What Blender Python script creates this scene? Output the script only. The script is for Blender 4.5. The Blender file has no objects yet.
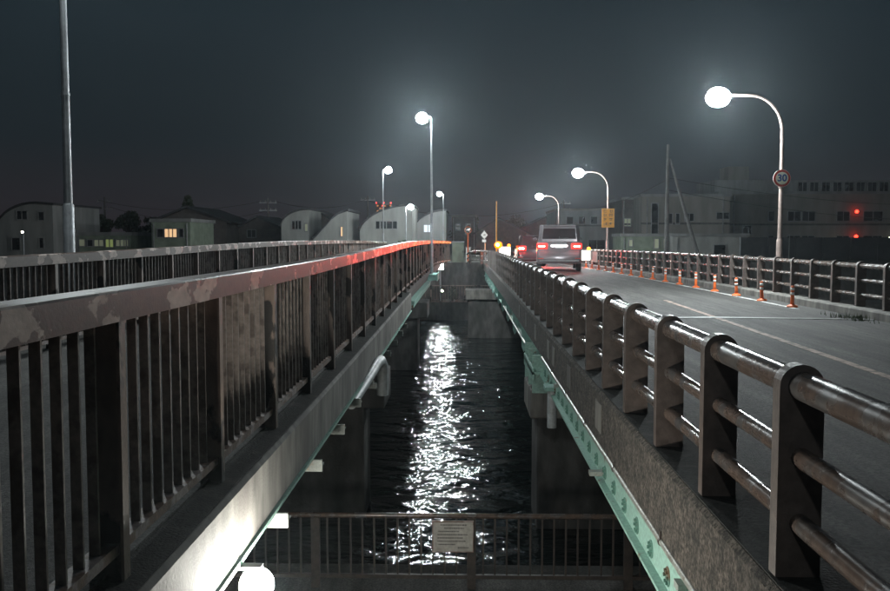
import bpy, math, random
from mathutils import Vector, Matrix
R = math.radians
random.seed(7)
S = bpy.context.scene
C = S.collection
EYE = 4.5                      # camera height over the water (z = 0)

# ---------------------------------------------------------------- camera
cam = bpy.data.cameras.new('camera')
cam.sensor_width = 36.0
cam.lens = 36.0
cam.clip_start = 0.05
cam.clip_end = 3000
camo = bpy.data.objects.new('camera', cam)
C.objects.link(camo)
camo.location = (0, 0, EYE)
camo.rotation_euler = (R(90 - 3.63), 0, R(1.29))
S.camera = camo

# ---------------------------------------------------------------- night sky
W = bpy.data.worlds.new('World')
S.world = W
W.use_nodes = True
nt = W.node_tree
bg = nt.nodes['Background']
tc = nt.nodes.new('ShaderNodeTexCoord')
sep = nt.nodes.new('ShaderNodeSeparateXYZ')
nt.links.new(tc.outputs['Generated'], sep.inputs[0])
ramp = nt.nodes.new('ShaderNodeValToRGB')
nt.links.new(sep.outputs['Z'], ramp.inputs['Fac'])
el = ramp.color_ramp.elements
el[0].position = 0.0
el[0].color = (0.027, 0.0205, 0.0235, 1)
el[1].position = 1.0
el[1].color = (0.003, 0.007, 0.010, 1)
e = el.new(0.10); e.color = (0.0118, 0.0165, 0.0200, 1)
e = el.new(0.30); e.color = (0.0105, 0.0200, 0.0260, 1)
nt.links.new(ramp.outputs['Color'], bg.inputs['Color'])
bg.inputs['Strength'].default_value = 1.0

S.view_settings.view_transform = 'Standard'
S.view_settings.look = 'None'
S.view_settings.exposure = 0.0
S.view_settings.gamma = 1.0
S.view_settings.use_curve_mapping = False
S.cycles.max_bounces = 6
S.cycles.volume_bounces = 0
S.cycles.use_light_tree = True
S.cycles.sample_clamp_indirect = 4.0

LAMP_E = 1050.0                 # radiance of the street lamp globes


# ================================================================ materials
def nodes_of(m):
    m.use_nodes = True
    return m.node_tree, m.node_tree.nodes['Principled BSDF']


def mat(name, col, rough=0.7, metal=0.0, col2=None, scale=4.0, thr=(0.4, 0.62), bump=0.0, bscale=30.0,
        stretch=(1, 1, 1), rough2=None, detail=6.0, grime=0.0, spec=0.5, speck=0.0, sscale=70.0):
    """procedural material: two colours mixed by noise in world space, a little grime and fine relief"""
    m = bpy.data.materials.new(name)
    t, b = nodes_of(m)
    b.inputs['Roughness'].default_value = rough
    b.inputs['Metallic'].default_value = metal
    b.inputs['Specular IOR Level'].default_value = spec
    b.inputs['Base Color'].default_value = (*col, 1)
    g = t.nodes.new('ShaderNodeNewGeometry')
    mp = t.nodes.new('ShaderNodeMapping')
    mp.inputs['Scale'].default_value = stretch
    t.links.new(g.outputs['Position'], mp.inputs['Vector'])
    out = None
    if col2 is not None:
        n = t.nodes.new('ShaderNodeTexNoise')
        n.inputs['Scale'].default_value = scale
        n.inputs['Detail'].default_value = detail
        t.links.new(mp.outputs[0], n.inputs['Vector'])
        mr = t.nodes.new('ShaderNodeMapRange')
        mr.inputs['From Min'].default_value = thr[0]
        mr.inputs['From Max'].default_value = thr[1]
        t.links.new(n.outputs['Fac'], mr.inputs['Value'])
        mx = t.nodes.new('ShaderNodeMix')
        mx.data_type = 'RGBA'
        mx.inputs[6].default_value = (*col, 1)
        mx.inputs[7].default_value = (*col2, 1)
        t.links.new(mr.outputs[0], mx.inputs[0])
        out = mx.outputs[2]
        if rough2 is not None:
            mr2 = t.nodes.new('ShaderNodeMapRange')
            mr2.inputs['To Min'].default_value = rough
            mr2.inputs['To Max'].default_value = rough2
            t.links.new(mr.outputs[0], mr2.inputs['Value'])
            t.links.new(mr2.outputs[0], b.inputs['Roughness'])
    if grime > 0:
        n2 = t.nodes.new('ShaderNodeTexNoise')
        n2.inputs['Scale'].default_value = scale * 4.3
        n2.inputs['Detail'].default_value = 8
        t.links.new(mp.outputs[0], n2.inputs['Vector'])
        mr3 = t.nodes.new('ShaderNodeMapRange')
        mr3.inputs['From Min'].default_value = 0.3
        mr3.inputs['From Max'].default_value = 0.7
        mr3.inputs['To Min'].default_value = 1.0 - grime
        mr3.inputs['To Max'].default_value = 1.0 + grime * 0.4
        t.links.new(n2.outputs['Fac'], mr3.inputs['Value'])
        mm = t.nodes.new('ShaderNodeMix')
        mm.data_type = 'RGBA'
        mm.blend_type = 'MULTIPLY'
        mm.inputs[0].default_value = 1.0
        if out is not None:
            t.links.new(out, mm.inputs[6])
        else:
            mm.inputs[6].default_value = (*col, 1)
        t.links.new(mr3.outputs[0], mm.inputs[7])
        out = mm.outputs[2]
    if speck > 0:                # aggregate: fine isotropic light and dark grains
        n3 = t.nodes.new('ShaderNodeTexNoise')
        n3.inputs['Scale'].default_value = sscale
        n3.inputs['Detail'].default_value = 3
        t.links.new(g.outputs['Position'], n3.inputs['Vector'])
        mr4 = t.nodes.new('ShaderNodeMapRange')
        mr4.inputs['From Min'].default_value = 0.35
        mr4.inputs['From Max'].default_value = 0.65
        mr4.inputs['To Min'].default_value = 1.0 - speck
        mr4.inputs['To Max'].default_value = 1.0 + speck
        t.links.new(n3.outputs['Fac'], mr4.inputs['Value'])
        ms = t.nodes.new('ShaderNodeMix')
        ms.data_type = 'RGBA'
        ms.blend_type = 'MULTIPLY'
        ms.inputs[0].default_value = 1.0
        t.links.new(out, ms.inputs[6])
        t.links.new(mr4.outputs[0], ms.inputs[7])
        out = ms.outputs[2]
    if out is not None:
        t.links.new(out, b.inputs['Base Color'])
    if bump > 0:
        nb = t.nodes.new('ShaderNodeTexNoise')
        nb.inputs['Scale'].default_value = bscale
        nb.inputs['Detail'].default_value = 5
        t.links.new(g.outputs['Position'], nb.inputs['Vector'])
        bp = t.nodes.new('ShaderNodeBump')
        bp.inputs['Strength'].default_value = bump
        bp.inputs['Distance'].default_value = 0.01
        t.links.new(nb.outputs['Fac'], bp.inputs['Height'])
        t.links.new(bp.outputs[0], b.inputs['Normal'])
    return m


def glow(name, col, strength):
    m = bpy.data.materials.new(name)
    t, b = nodes_of(m)
    b.inputs['Base Color'].default_value = (*[min(1, c) for c in col], 1)
    b.inputs['Emission Color'].default_value = (*col, 1)
    b.inputs['Emission Strength'].default_value = strength
    b.inputs['Roughness'].default_value = 0.4
    return m


M = {}
M['asphalt'] = mat('asphalt', (0.050, 0.048, 0.045), 0.8, 0, (0.088, 0.084, 0.078), 1.7, (0.36, 0.66), 1.0, 130, (1.5, .14, 1), grime=0.45, speck=0.55, sscale=48)
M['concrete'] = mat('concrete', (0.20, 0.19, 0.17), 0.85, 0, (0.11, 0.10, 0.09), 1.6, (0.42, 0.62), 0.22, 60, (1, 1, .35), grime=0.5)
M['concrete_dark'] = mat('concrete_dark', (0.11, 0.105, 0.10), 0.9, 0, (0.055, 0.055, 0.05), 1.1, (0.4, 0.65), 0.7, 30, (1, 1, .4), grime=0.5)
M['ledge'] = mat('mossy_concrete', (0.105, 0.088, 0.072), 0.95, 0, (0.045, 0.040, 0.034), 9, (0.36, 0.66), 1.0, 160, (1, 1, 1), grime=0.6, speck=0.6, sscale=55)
M['ledge_top'] = mat('black_moss', (0.03, 0.03, 0.026), 0.95, 0, (0.06, 0.055, 0.048), 7, (0.55, 0.7), 1.0, 70, grime=0.5)
M['peeling'] = mat('peeling_paint', (0.52, 0.44, 0.40), 0.28, 0, (0.075, 0.044, 0.031), 3.3, (0.43, 0.445), 0.1, 70, (1.0, 0.9, 1.6), rough2=0.42, detail=9, grime=0.35, spec=0.34)
M['rail_brown'] = mat('brown_rail_paint', (0.19, 0.14, 0.115), 0.45, 0, (0.022, 0.019, 0.017), 3.4, (0.53, 0.56), 0.3, 60, (1, 1, .6), rough2=0.75, detail=9, grime=0.3)
M['baluster'] = mat('baluster_paint', (0.20, 0.165, 0.145), 0.5, 0, (0.10, 0.08, 0.068), 9, (0.5, 0.6), 0.2, 80, grime=0.3)
M['rust'] = mat('rusty_rail', (0.20, 0.13, 0.10), 0.55, 0, (0.34, 0.28, 0.26), 7, (0.5, 0.56), 0.4, 80, grime=0.4)
M['bronze'] = mat('bronze_rail', (0.135, 0.098, 0.080), 0.20, 0.2, (0.090, 0.082, 0.078), 6, (0.45, 0.6), 0.0, 120, rough2=0.34, grime=0.35)
M['post_dark'] = mat('bronze_post', (0.125, 0.098, 0.086), 0.38, 0.15, (0.08, 0.064, 0.056), 4, (0.4, 0.7), 0.2, 70, rough2=0.6, grime=0.35)
M['teal'] = mat('teal_paint', (0.30, 0.52, 0.46), 0.45, 0, (0.24, 0.42, 0.37), 3, (0.45, 0.7), 0.2, 60, grime=0.22)
M['teal_rust'] = mat('teal_paint_rusty', (0.34, 0.55, 0.47), 0.5, 0, (0.24, 0.15, 0.09), 7.5, (0.63, 0.70), 0.3, 60, grime=0.25)
M['bolt'] = mat('bolt_green', (0.12, 0.25, 0.20), 0.55, 0, (0.15, 0.10, 0.06), 3, (0.58, 0.66), grime=0.3)
M['plate_white'] = mat('pale_plate', (0.30, 0.32, 0.29), 0.5, 0, (0.30, 0.25, 0.19), 12, (0.62, 0.7), grime=0.2)
M['pipe_white'] = mat('pale_pvc', (0.44, 0.47, 0.48), 0.45, 0, (0.32, 0.33, 0.32), 6, (0.5, 0.7), grime=0.25)
M['pipe_steel'] = mat('conduit_steel', (0.42, 0.42, 0.38), 0.4, 0.4, (0.25, 0.22, 0.18), 9, (0.5, 0.65), grime=0.3)
M['galv'] = mat('galvanised_steel', (0.40, 0.42, 0.44), 0.45, 0.35, (0.30, 0.31, 0.32), 4, (0.4, 0.7), 0.1, 60, grime=0.2)
M['beige_pole'] = mat('beige_pole', (0.30, 0.23, 0.205), 0.45, 0.1, (0.22, 0.17, 0.15), 5, (0.45, 0.7), grime=0.25)
M['white_line'] = mat('white_marking', (0.66, 0.66, 0.63), 0.7, 0, (0.22, 0.22, 0.21), 7, (0.5, 0.62), 0.4, 90, grime=0.4)
M['orange_line'] = mat('orange_marking', (0.45, 0.32, 0.25), 0.75, 0, (0.16, 0.125, 0.10), 6, (0.46, 0.62), 0.4, 90, grime=0.4)
M['joint_steel'] = mat('joint_steel', (0.34, 0.34, 0.33), 0.4, 0.3, (0.2, 0.195, 0.19), 5, (0.4, 0.6), grime=0.3)
M['orange'] = mat('orange_rubber', (0.80, 0.16, 0.03), 0.5, 0, (0.62, 0.11, 0.02), 20, (0.5, 0.65), grime=0.25)
M['reflective'] = mat('reflective_band', (0.80, 0.80, 0.78), 0.35, grime=0.15)
M['earth'] = mat('bank_earth', (0.05, 0.05, 0.04), 0.95, 0, (0.03, 0.034, 0.022), 0.3, (0.4, 0.6), 0.8, 8, grime=0.4)
M['paving'] = mat('bank_paving', (0.16, 0.155, 0.15), 0.85, 0, (0.10, 0.10, 0.095), 0.9, (0.4, 0.6), 0.5, 40, grime=0.35)
M['wall_white'] = mat('white_render', (0.32, 0.32, 0.30), 0.8, 0, (0.25, 0.255, 0.24), 0.5, (0.4, 0.7), 0.2, 20, (1, 1, .25), grime=0.2)
M['wall_grey'] = mat('grey_render', (0.25, 0.25, 0.245), 0.85, 0, (0.18, 0.18, 0.175), 0.4, (0.4, 0.7), 0.2, 20, (1, 1, .25), grime=0.25)
M['wall_tan'] = mat('tan_panel', (0.26, 0.24, 0.215), 0.85, 0, (0.19, 0.178, 0.16), 0.3, (0.4, 0.7), 0.2, 20, (1, 1, .25), grime=0.25)
M['wall_green'] = mat('pale_green_render', (0.22, 0.26, 0.20), 0.85, 0, (0.17, 0.20, 0.15), 0.5, (0.4, 0.7), grime=0.25)
M['roof_dark'] = mat('dark_roof', (0.045, 0.045, 0.048), 0.65, 0, (0.03, 0.03, 0.033), 1.5, (0.4, 0.7), 0.4, 14, grime=0.3)
M['brick_dark'] = mat('dark_cladding', (0.10, 0.085, 0.078), 0.85, 0, (0.07, 0.06, 0.055), 0.8, (0.4, 0.7), grime=0.3)
M['glass'] = mat('window_glass', (0.012, 0.014, 0.016), 0.08, 0, (0.02, 0.022, 0.025), 1.0, grime=0.1)
M['frame'] = mat('window_frame', (0.28, 0.28, 0.28), 0.5, 0.2, (0.2, 0.2, 0.2), 3, grime=0.2)
M['wood_pole'] = mat('pole_concrete', (0.17, 0.165, 0.16), 0.8, 0, (0.12, 0.115, 0.11), 3, grime=0.3)
M['cable'] = mat('black_cable', (0.02, 0.02, 0.02), 0.6, grime=0.1)
M['fence_dark'] = mat('dark_fence_paint', (0.055, 0.043, 0.036), 0.6, 0, (0.035, 0.029, 0.026), 6, grime=0.3)
M['hoarding'] = mat('dark_hoarding', (0.05, 0.052, 0.055), 0.7, 0, (0.035, 0.037, 0.04), 0.8, grime=0.25)
M['leaf'] = mat('leaf', (0.035, 0.055, 0.022), 0.6, 0, (0.06, 0.085, 0.035), 1.4, (0.4, 0.65))
M['leaf_dark'] = mat('leaf_dark', (0.022, 0.033, 0.018), 0.65, 0, (0.04, 0.055, 0.026), 1.4, (0.4, 0.65))
M['bark'] = mat('bark', (0.07, 0.055, 0.04), 0.9, 0, (0.04, 0.032, 0.025), 6, grime=0.3)
M['sign_white'] = mat('sign_white', (0.78, 0.79, 0.74), 0.4, 0, (0.70, 0.70, 0.66), 4, grime=0.1)
M['sign_cream'] = mat('sign_cream', (0.80, 0.80, 0.62), 0.4, 0, (0.74, 0.74, 0.58), 6, grime=0.1)
M['sign_red'] = mat('sign_red', (0.50, 0.045, 0.03), 0.4, 0, (0.42, 0.04, 0.03), 6, grime=0.15)
M['sign_blue'] = mat('sign_blue', (0.03, 0.09, 0.28), 0.4, 0, (0.03, 0.075, 0.24), 6)
M['sign_yellow'] = mat('sign_yellow', (0.72, 0.33, 0.03), 0.45, 0, (0.62, 0.28, 0.03), 5, grime=0.2)
M['notice'] = mat('notice_board', (0.50, 0.48, 0.44), 0.6, 0, (0.40, 0.38, 0.34), 9, grime=0.2)
M['ink'] = mat('sign_ink', (0.06, 0.04, 0.03), 0.6, 0, (0.09, 0.07, 0.05), 9)
M['ink_grey'] = mat('notice_ink', (0.09, 0.085, 0.085), 0.7, 0, (0.14, 0.135, 0.13), 40)
M['van_paint'] = mat('silver_van_paint', (0.25, 0.225, 0.235), 0.26, 0.5, (0.22, 0.20, 0.21), 2, grime=0.06)
M['car_paint'] = mat('dark_car_paint', (0.035, 0.03, 0.035), 0.25, 0.3, (0.045, 0.04, 0.042), 2, grime=0.06)
M['tint'] = mat('tinted_glass', (0.02, 0.014, 0.016), 0.06, 0, (0.026, 0.018, 0.02), 2)
M['chrome'] = mat('chrome_trim', (0.75, 0.75, 0.76), 0.15, 0.9, (0.7, 0.7, 0.7), 5)
M['tyre'] = mat('tyre_rubber', (0.018, 0.018, 0.018), 0.85, 0, (0.03, 0.03, 0.03), 12, grime=0.2)
M['plastic'] = mat('black_plastic', (0.03, 0.03, 0.032), 0.5, 0, (0.04, 0.04, 0.042), 9)
M['red_lens'] = glow('red_lens', (1.0, 0.014, 0.010), 5.0)
M['red_bulb'] = glow('brake_bulb', (1.0, 0.03, 0.018), 300.0)
M['red_bulb_strong'] = glow('kei_brake_bulb', (1.0, 0.02, 0.018), 2600.0)
M['plate_glow'] = glow('lit_number_plate', (0.95, 0.97, 1.0), 0.9)
M['plate_yellow'] = glow('lit_yellow_plate', (1.0, 0.62, 0.12), 0.8)
M['board_glow'] = glow('lit_work_board', (1.0, 0.97, 0.90), 3.2)
M['amber'] = glow('amber_beacon', (1.0, 0.18, 0.008), 14.0)
M['amber_strong'] = glow('amber_flasher', (1.0, 0.16, 0.004), 1300.0)
M['amber_bloom'] = glow('amber_bloom_ball', (1.0, 0.20, 0.006), 2.8)
M['lamp'] = glow('lamp_globe', (0.90, 0.985, 1.0), LAMP_E)
M['lamp_dim'] = glow('lamp_globe_dim', (0.90, 0.985, 1.0), 430.0)
M['lamp_strong'] = glow('lamp_globe_strong', (0.90, 0.985, 1.0), 2000.0)
M['flood'] = glow('flood_globe', (1.0, 0.985, 0.90), 720.0)
M['bank_lamp'] = glow('bank_lamp_globe', (0.92, 0.98, 1.0), 2800.0)
M['path_lamp'] = glow('path_lamp', (0.85, 1.0, 0.75), 60.0)
M['win_warm'] = glow('lit_window_warm', (1.0, 0.62, 0.33), 0.75)
M['win_orange'] = glow('lit_window_orange', (1.0, 0.42, 0.12), 0.9)
M['win_green'] = glow('lit_window_green', (0.52, 0.62, 0.22), 0.20)
M['win_dim'] = glow('lit_window_dim', (0.5, 0.52, 0.36), 0.10)
M['win_cool'] = glow('lit_window_cool', (0.75, 0.80, 0.86), 0.30)
M['red_light'] = glow('red_signal', (1.0, 0.03, 0.015), 9.0)
M['spark'] = glow('small_lamp', (1.0, 0.95, 0.75), 12.0)

# water: dark, glossy, broken by small waves
mw = bpy.data.materials.new('river_water')
t, b = nodes_of(mw)
b.inputs['Base Color'].default_value = (0.006, 0.010, 0.010, 1)
b.inputs['Roughness'].default_value = 0.09
b.inputs['IOR'].default_value = 1.5
g = t.nodes.new('ShaderNodeNewGeometry')
mp = t.nodes.new('ShaderNodeMapping')
mp.inputs['Rotation'].default_value = (0, 0, R(10))
mp.inputs['Scale'].default_value = (0.82, 1.35, 1)
t.links.new(g.outputs['Position'], mp.inputs['Vector'])
hs = []
for sc_, am in ((0.42, 1.9), (1.25, 0.95), (4.2, 0.24), (11.0, 0.05)):
    n = t.nodes.new('ShaderNodeTexNoise')
    n.inputs['Scale'].default_value = sc_
    n.inputs['Detail'].default_value = 2.0
    n.inputs['Distortion'].default_value = 0.6
    t.links.new(mp.outputs[0], n.inputs['Vector'])
    mu = t.nodes.new('ShaderNodeMath'); mu.operation = 'MULTIPLY'
    mu.inputs[1].default_value = am
    t.links.new(n.outputs['Fac'], mu.inputs[0])
    hs.append(mu)
ad = t.nodes.new('ShaderNodeMath'); ad.operation = 'ADD'
t.links.new(hs[0].outputs[0], ad.inputs[0]); t.links.new(hs[1].outputs[0], ad.inputs[1])
for h_ in hs[2:]:
    ad2 = t.nodes.new('ShaderNodeMath'); ad2.operation = 'ADD'
    t.links.new(ad.outputs[0], ad2.inputs[0]); t.links.new(h_.outputs[0], ad2.inputs[1])
    ad = ad2
bp = t.nodes.new('ShaderNodeBump')
bp.inputs['Strength'].default_value = 1.0
bp.inputs['Distance'].default_value = 0.13
t.links.new(ad2.outputs[0], bp.inputs['Height'])
t.links.new(bp.outputs[0], b.inputs['Normal'])
M['water'] = mw


# ================================================================ mesh helpers
class MB:
    def __init__(s):
        s.v = []; s.f = []

    def box(s, x0, x1, y0, y1, z0, z1):
        i = len(s.v)
        s.v += [(x, y, z) for z in (z0, z1) for y in (y0, y1) for x in (x0, x1)]
        for q in ((0, 2, 3, 1), (4, 5, 7, 6), (0, 1, 5, 4), (2, 6, 7, 3), (0, 4, 6, 2), (1, 3, 7, 5)):
            s.f.append([i + k for k in q])
        return s

    def rings(s, rs, cap=True):
        """loft closed rings of equal length"""
        i = len(s.v); n = len(rs[0])
        for r in rs: s.v += [tuple(p) for p in r]
        for k in range(len(rs) - 1):
            for j in range(n):
                j2 = (j + 1) % n
                s.f.append([i + k * n + j, i + k * n + j2, i + (k + 1) * n + j2, i + (k + 1) * n + j])
        if cap:
            s.f.append([i + j for j in reversed(range(n))])
            s.f.append([i + (len(rs) - 1) * n + j for j in range(n)])
        return s

    def sweep(s, ys, fn):
        """loft a section [(x, z), ...] given for each y"""
        return s.rings([[(x, y, z) for x, z in fn(y)] for y in ys])

    def tube(s, pts, r, n=8, cap=True):
        pts = [Vector(p) for p in pts]
        rs = r if isinstance(r, (list, tuple)) else [r] * len(pts)
        rings = []
        up0 = None
        for k, p in enumerate(pts):
            d = (pts[min(k + 1, len(pts) - 1)] - pts[max(k - 1, 0)]).normalized()
            if up0 is None:
                up0 = Vector((0, 0, 1)) if abs(d.z) < 0.9 else Vector((0, 1, 0))
            a = d.cross(up0).normalized()
            bb = a.cross(d).normalized()
            up0 = bb
            rings.append([p + (a * math.cos(q) + bb * math.sin(q)) * rs[k] for q in [2 * math.pi * j / n for j in range(n)]])
        return s.rings(rings, cap)

    def prism(s, poly, axis, a, b):
        """poly 2-D; axis 'x': (y,z), 'y': (x,z), 'z': (x,y)"""
        def P(u, w, h):
            return {'x': (h, u, w), 'y': (u, h, w), 'z': (u, w, h)}[axis]
        return s.rings([[P(u, w, a) for u, w in poly], [P(u, w, b) for u, w in poly]])

    def ball(s, c, r, n=14, m=9, sx=1, sy=1, sz=1, lo=0.0, hi=1.0):
        rs = []
        for k in range(m):
            th = math.pi * (lo + (hi - lo) * (k + (0.02 if k == 0 and lo == 0 else 0) - (0.02 if k == m - 1 and hi == 1 else 0)) / (m - 1))
            rs.append([(c[0] + sx * r * math.sin(th) * math.cos(2 * math.pi * j / n),
                        c[1] + sy * r * math.sin(th) * math.sin(2 * math.pi * j / n),
                        c[2] + sz * r * math.cos(th)) for j in range(n)])
        return s.rings(rs)

    def move(s, mtx, start=0):
        s.v[start:] = [tuple(mtx @ Vector(p)) for p in s.v[start:]]
        return s

    def mesh(s, name, m):
        me = bpy.data.meshes.new(name)
        me.from_pydata(s.v, [], s.f)
        import bmesh
        bm = bmesh.new(); bm.from_mesh(me)
        bmesh.ops.recalc_face_normals(bm, faces=bm.faces)
        bm.to_mesh(me); bm.free()
        me.materials.append(M[m] if isinstance(m, str) else m)
        return me

    def build(s, name, m, parent=None, smooth=None, bevel=0.0, loc=None):
        o = bpy.data.objects.new(name, s.mesh(name, m))
        C.objects.link(o)
        if parent is not None: o.parent = parent
        if loc: o.location = loc
        if smooth: shade(o, smooth)
        if bevel > 0:
            md = o.modifiers.new('bevel', 'BEVEL'); md.width = bevel; md.segments = 2; md.limit_method = 'ANGLE'
        return o


def shade(o, ang=40):
    me = o.data
    me.polygons.foreach_set('use_smooth', [True] * len(me.polygons))
    try:
        me.set_sharp_from_angle(angle=R(ang))
    except Exception:
        pass


def tag(o, label, cat, group=None):
    o['label'] = label; o['category'] = cat
    if group: o['group'] = group
    return o


def struct(o, kind='structure'):
    o['kind'] = kind
    return o


def empty(name, loc=(0, 0, 0), rz=0.0):
    o = bpy.data.objects.new(name, None)
    o.empty_display_size = 0.2
    C.objects.link(o); o.location = loc; o.rotation_euler = (0, 0, rz)
    return o


def inst(name, me, parent, loc, rot=None, scale=None):
    o = bpy.data.objects.new(name, me)
    C.objects.link(o); o.parent = parent; o.location = loc
    if rot: o.rotation_euler = rot
    if scale: o.scale = scale
    return o


def copy_tree(o, parent=None):
    c = o.copy(); C.objects.link(c)
    if parent is not None: c.parent = parent
    for ch in o.children: copy_tree(ch, c)
    return c


def smooth01(a, b_, x):
    u = min(1, max(0, (x - a) / (b_ - a)))
    return u * u * (3 - 2 * u)


def frange(a, b_, st):
    n = int(round((b_ - a) / st))
    return [a + (b_ - a) * k / n for k in range(n + 1)]


ORD = ['first', 'second', 'third', 'fourth', 'fifth', 'sixth', 'seventh', 'eighth', 'ninth', 'tenth', 'eleventh',
       'twelfth', 'thirteenth', 'fourteenth', 'fifteenth', 'sixteenth', 'seventeenth']


# heights of the two bridges along their length
def zl(y):     # footbridge camber
    return 0.14 * smooth01(5, 25, y) - (0.05 * ((y - 30) / 14) ** 2 if y > 30 else 0)


def zr(y):     # road bridge falls gently behind the crest
    if y < 20: return 0.0
    if y < 46: return -0.09 * ((y - 20) / 24) ** 2
    return -0.09 * (26 / 24) ** 2 - 0.008 * (y - 46)


def xr(y):     # right-hand edge of the road bends slightly left
    return -0.45 * ((y - 17.4) / 26.2) ** 1.5 if y > 17.4 else 0.0


def px(xp, y):                # lateral position on the far bank for a bearing
    return (xp - 465) / 890 * y


# ================================================================ setting
struct(MB().rings([[(-900, 8.0, 0), (900, 8.0, 0), (900, 56, 0), (-900, 56, 0)],
                   [(-900, 8.0, -0.5), (900, 8.0, -0.5), (900, 56, -0.5), (-900, 56, -0.5)]]).build('river_water', 'water'))
struct(MB().box(-300, 300, 54.6, 640, -0.5, 2.95).build('ground', 'earth'))
struct(MB().box(-300, 300, -40, 2.2, -0.5, 2.70).build('near_embankment', 'concrete_dark'))
struct(MB().box(-300, 300, 2.2, 9.35, -0.5, 0.88).build('near_river_path', 'asphalt'))
struct(MB().box(-300, 300, 49.8, 54.6, -0.5, 0.86).build('far_river_path', 'paving'))
struct(MB().box(-300, 300, 9.35, 9.65, -0.5, 0.90).build('near_quay_kerb', 'ledge_top'))
struct(MB().box(-300, 300, 49.45, 49.8, -0.5, 0.98).build('far_quay_kerb', 'concrete_dark'))
# embankment wall behind the far path
struct(MB().prism([(53.9, 0.86), (54.62, 0.86), (54.62, 3.08), (54.35, 3.08)], 'x', -300, 300).build('far_embankment_wall', 'concrete_dark'))

# road surface
yr = frange(-9, 54.4, 1.6)
ROADZ = EYE - 1.33


def road_sec(y):
    z = ROADZ + zr(y)
    xl, xx = 1.44, 6.74 + xr(y)
    return [(xl, z - 0.12), (xx, z - 0.12), (xx, z), ((xl + xx) / 2, z + 0.03), (xl, z)]


struct(MB().sweep(yr, road_sec).build('road', 'asphalt', smooth=30))


def rz_at(x, y):
    xl, xx = 1.44, 6.74 + xr(y); c = (xl + xx) / 2
    u = 1 - abs(x - c) / ((xx - xl) / 2)
    return ROADZ + zr(y) + 0.03 * max(0, u)


def strip(name, m, ys, fx, w, lift=0.004):
    def sec(y):
        x = fx(y)
        return [(x - w / 2, rz_at(x - w / 2, y) + 0.0005), (x + w / 2, rz_at(x + w / 2, y) + 0.0005),
                (x + w / 2, rz_at(x + w / 2, y) + lift), (x - w / 2, rz_at(x - w / 2, y) + lift)]
    return struct(MB().sweep(ys, sec).build(name, m))


strip('centre_line', 'orange_line', frange(-6, 19.0, 1), lambda y: 4.0 + 0.0246 * (y - 8.4), 0.10)
strip('edge_line', 'white_line', frange(17.0, 54, 1), lambda y: 6.31 + xr(y) * 0.98, 0.09)
jt = MB()
jx = [1.46, 2.8, 4.09, 5.4, 6.72]
jt.rings([[(x, 14.70, rz_at(x, 14.8) + .0005), (x, 14.88, rz_at(x, 14.8) + .0005), (x, 14.88, rz_at(x, 14.8) + .009), (x, 14.70, rz_at(x, 14.8) + .009)] for x in jx])
struct(jt.build('expansion_joint', 'joint_steel'))
# the road goes on behind the bridge
struct(MB().box(1.44, 6.0, 54.6, 140, 2.9, 3.03).build('approach_road', 'asphalt'))

# ================================================================ footbridge (left)
KL = 1.35
FRZ = EYE - 0.19              # top of the near rail, before camber
fb = empty('footbridge', (-3.1, 0, 2.8))
tag(fb, 'concrete footbridge with pale green steel edge running along the left', 'footbridge')
FB0, FB1 = -8.0, 54.4


def P(o, parent):            # parent while keeping the mesh in world coordinates
    o.parent = parent
    o.matrix_parent_inverse = Matrix.Translation(-Vector(parent.location))
    return o


yl = frange(FB0, FB1, 1.3)
P(MB().sweep(yl, lambda y: [(-5.05, EYE - 1.52 + zl(y)), (-1.36, EYE - 1.52 + zl(y)), (-1.36, EYE - 1.27 + zl(y)), (-5.05, EYE - 1.27 + zl(y))])
  .build('deck', 'asphalt'), fb)
yb = frange(FB0, 19.8, 0.695)


def beam_sec(y):
    a = EYE + zl(y)
    return [(-1.36, a - 1.70), (-1.20, a - 1.69), (-1.195, a - 1.335), (-1.215, a - 1.31), (-1.36, a - 1.29)]


P(MB().sweep(yb, beam_sec).build('fascia_beam', 'concrete'), fb)
P(MB().sweep(frange(19.8, FB1, 1.1), lambda y: [(-1.60, EYE + zl(y) - 1.62), (-1.36, EYE + zl(y) - 1.62), (-1.30, EYE + zl(y) - 1.42), (-1.30, EYE + zl(y) - 1.30), (-1.60, EYE + zl(y) - 1.29)])
  .build('edge_channel', 'brick_dark'), fb)
P(MB().sweep(yb, lambda y: [(-1.36, EYE + zl(y) - 1.288), (-1.218, EYE + zl(y) - 1.307), (-1.218, EYE + zl(y) - 1.302), (-1.36, EYE + zl(y) - 1.282)])
  .build('ledge_moss', 'ledge_top'), fb)
# steel edge girder below the beam
P(MB().sweep(yb, lambda y: [(-1.40, EYE + zl(y) - 1.725), (-1.185, EYE + zl(y) - 1.725), (-1.185, EYE + zl(y) - 1.702), (-1.40, EYE + zl(y) - 1.702)])
  .build('bottom_flange', 'teal_rust'), fb)
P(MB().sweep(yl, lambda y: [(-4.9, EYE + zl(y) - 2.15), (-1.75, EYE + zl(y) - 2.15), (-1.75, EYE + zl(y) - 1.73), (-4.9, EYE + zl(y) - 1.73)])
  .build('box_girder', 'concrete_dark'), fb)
pl = MB().prism([(-0.13, -0.02), (0.045, -0.02), (0.045, 0.072), (-0.05, 0.072), (-0.13, 0.05)], 'y', -0.012, 0.012)
pl.box(-0.12, 0.045, 0.012, 0.08, 0.02, 0.035)
plm = pl.mesh('bracket_plate', 'plate_white')
for y in (4.2, 5.5, 6.85, 8.15, 9.45, 10.75, 13.3, 14.6, 15.9, 17.2):
    P(inst('bracket_plate', plm, None, (-1.16, y, EYE + zl(y) - 1.80)), fb)
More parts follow.
